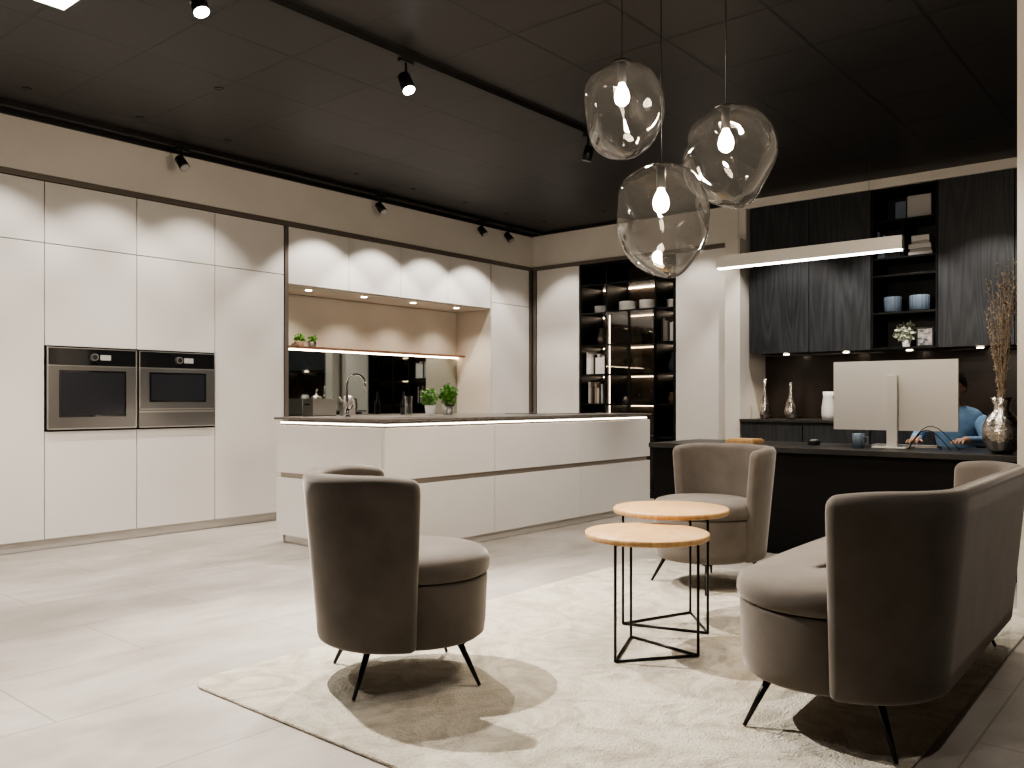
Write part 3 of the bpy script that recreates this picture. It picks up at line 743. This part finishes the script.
J = {'pelvis': ((0.05, 0, .535), (.15, .12)), 'waist': ((.045, 0, .68), (.13, .10)), 'chest': ((.03, 0, .86), (.155, .11)), 'upper': ((.02, 0, .97), (.12, .09)),
     'neck': ((.01, 0, 1.04), .052), 'neck2': ((-.01, 0, 1.09), .05),
     'shL': ((.02, .16, .955), .062), 'elL': ((-.10, .24, .785), .045), 'wrL': ((-.34, .17, .80), .028),
     'shR': ((.02, -.16, .955), .062), 'elR': ((-.10, -.24, .785), .045), 'wrR': ((-.33, -.12, .80), .028),
     'hiL': ((.02, .09, .515), .09), 'knL': ((-.36, .12, .51), .062), 'anL': ((-.33, .12, .10), .040), 'toL': ((-.47, .13, .045), .034),
     'hiR': ((.02, -.09, .515), .09), 'knR': ((-.36, -.12, .51), .062), 'anR': ((-.33, -.12, .10), .040), 'toR': ((-.47, -.13, .045), .034)}
E = [('pelvis', 'waist'), ('waist', 'chest'), ('chest', 'upper'), ('upper', 'neck'), ('neck', 'neck2'), ('upper', 'shL'), ('shL', 'elL'), ('elL', 'wrL'), ('upper', 'shR'), ('shR', 'elR'), ('elR', 'wrR'),
     ('pelvis', 'hiL'), ('hiL', 'knL'), ('knL', 'anL'), ('anL', 'toL'), ('pelvis', 'hiR'), ('hiR', 'knR'), ('knR', 'anR'), ('anR', 'toR')]
body = skin_mesh('body', J, E); body.parent = pe
for m in (M_blue, M_trouser, M_skin, M_black): body.data.materials.append(m)
for p in body.data.polygons:
    c = p.center; k = 0
    if c.z > 1.035: k = 2
    elif c.x < -.29 and c.z > .72: k = 2
    elif c.z < .09: k = 3
    elif c.z < .60: k = 1
    p.material_index = k
for sgn, w in ((1, Vector((-.34, .17, .80))), (-1, Vector((-.33, -.12, .80)))):
    HJ = {'w': (w, .026), 'p1': (w + Vector((-.05, 0, -.005)), (.036, .017))}
    HE = [('w', 'p1')]
    for i, (dy, ln) in enumerate(((.027, .070), (.009, .080), (-.009, .075), (-.027, .058))):
        a = w + Vector((-.085, dy, -.006)); HJ['k%d' % i] = (a, .011); HJ['m%d' % i] = (a + Vector((-ln * .5, dy * .15, -.002)), .009); HJ['t%d' % i] = (a + Vector((-ln * .9, dy * .2, -.016)), .007)
        HE += [('p1', 'k%d' % i), ('k%d' % i, 'm%d' % i), ('m%d' % i, 't%d' % i)]
    ty = -sgn
    HJ['th1'] = (w + Vector((-.045, ty * .040, -.008)), .012); HJ['th2'] = (w + Vector((-.08, ty * .056, -.014)), .009)
    HE += [('p1', 'th1'), ('th1', 'th2')]
    h = skin_mesh('hand', HJ, HE); h.parent = pe; h.data.materials.append(M_skin)
# head (faces -X)
b = B(); n = 40; K = 32; vs = []
for i in range(K + 1):
    th = math.pi * i / K
    for k in range(n):
        ph = 2 * math.pi * k / n; d = Vector((math.sin(th) * math.cos(ph), math.sin(th) * math.sin(ph), math.cos(th)))
        x, y, z = d.x * .095, d.y * .075, d.z * .118
        if z < 0: y *= 1 + z * 2.6; x *= (1 + z * 1.2) if d.x < 0 else (1 + z * 3.4)
        g = lambda cy, cz, s: math.exp(-(((y - cy) / s) ** 2 + ((z - cz) / s) ** 2))
        if d.x < 0:
            x -= .026 * math.exp(-((y / .011) ** 2)) * math.exp(-(((z + .028) / .02) ** 2)) + .010 * math.exp(-((y / .009) ** 2) - ((z - .0) / .025) ** 2)
            x += .009 * (g(.03, .004, .016) + g(-.03, .004, .016)); x -= .006 * math.exp(-((y / .02) ** 2) - ((z + .066) / .008) ** 2) + .006 * math.exp(-((y / .02) ** 2) - ((z + .1) / .015) ** 2)
        vs.append((x, y, z))
b.add(vs, [(i * n + k, i * n + (k + 1) % n, (i + 1) * n + (k + 1) % n, (i + 1) * n + k) for i in range(K) for k in range(n)], M_skin, True)
for s_ in (-1, 1):
    b.ball((-.080, s_ * .03, .004), .011, M_white, 12); b.ball((-.0895, s_ * .03, .003), .0045, M_hair, 8)
    b.ball((.005, s_ * .075, -.008), .026, M_skin, 12, (.6, .35, 1.15)); b.tube([(-.093, s_ * .014, .024), (-.092, s_ * .03, .029), (-.083, s_ * .045, .024)], .0025, M_hair, 6)
b.tube([(-.088, -.022, -.066), (-.095, 0, -.064), (-.088, .022, -.066)], .0035, mat('lips', (.45, .17, .14), .5), 6)
vs = []
for i in range(K + 1):
    th = math.pi * .62 * i / K
    for k in range(n):
        ph = 2 * math.pi * k / n; fr = max(0, -math.cos(ph)); t2 = th * (1 - .42 * fr ** .7)
        d = Vector((math.sin(t2) * math.cos(ph), math.sin(t2) * math.sin(ph), math.cos(t2))); w = 1.09 + .02 * math.sin(9 * ph)
        vs.append((d.x * .097 * w + .004, d.y * .078 * w, d.z * .120 * w))
b.add(vs, [(i * n + k, i * n + (k + 1) % n, (i + 1) * n + (k + 1) % n, (i + 1) * n + k) for i in range(K) for k in range(n)], M_hair, True)
for s_ in (-1, 1):
    b.tube([(-.098, s_ * .03 + .02 * math.cos(a), .003 + .015 * math.sin(a)) for a in [2 * math.pi * q / 14 for q in range(15)]], .0015, M_black, 6)
    b.tube([(-.097, s_ * .05, .006), (-.04, s_ * .078, .006), (.01, s_ * .08, .0)], .0015, M_black, 6)
b.tube([(-.098, -.01, .006), (-.102, 0, .008), (-.098, .01, .006)], .0015, M_black, 6)
hd = b.done('head', 0, pe, fixn=False); hd.location = (-.03, 0, 1.185); hd.rotation_euler = (0, math.radians(-8), math.radians(-6))
# office chair
b = B(); cx, cy = PX + .06, PY
b.box(cx - .24, cx + .22, cy - .23, cy + .23, .35, .41, M_black); b.box(cx + .20, cx + .25, cy - .2, cy + .2, .50, .92, M_black); b.box(cx + .2, cx + .23, cy - .03, cy + .03, .38, .55, M_blackm)
b.cyl((cx, cy, .08), (cx, cy, .36), .025, .025, M_blackm)
for i in range(5):
    a = 2 * math.pi * i / 5 + .3; f = Vector((cx + .27 * math.cos(a), cy + .27 * math.sin(a), .06)); b.tube([(cx, cy, .09), f], [.02, .014], M_blackm); b.ball(f + Vector((0, 0, -.03)), .029, M_black, 14, (1, .6, 1))
b.done('office_chair', .01)

# ------------------------------------------------------------------ world + camera
w = bpy.data.worlds.new('world'); scene.world = w; w.use_nodes = True
w.node_tree.nodes['Background'].inputs[0].default_value = (1, .9, .8, 1); w.node_tree.nodes['Background'].inputs[1].default_value = .02
cam = bpy.data.cameras.new('camera'); cam.sensor_width = 36; cam.lens = 850 / 1024 * 36; cam.shift_y = 16 / 1024; cam.clip_start = .05
co = bpy.data.objects.new('camera', cam); co.location = (0, 0, H); co.rotation_euler = (math.pi / 2, 0, math.radians(-50)); scene.collection.objects.link(co)
scene.camera = co
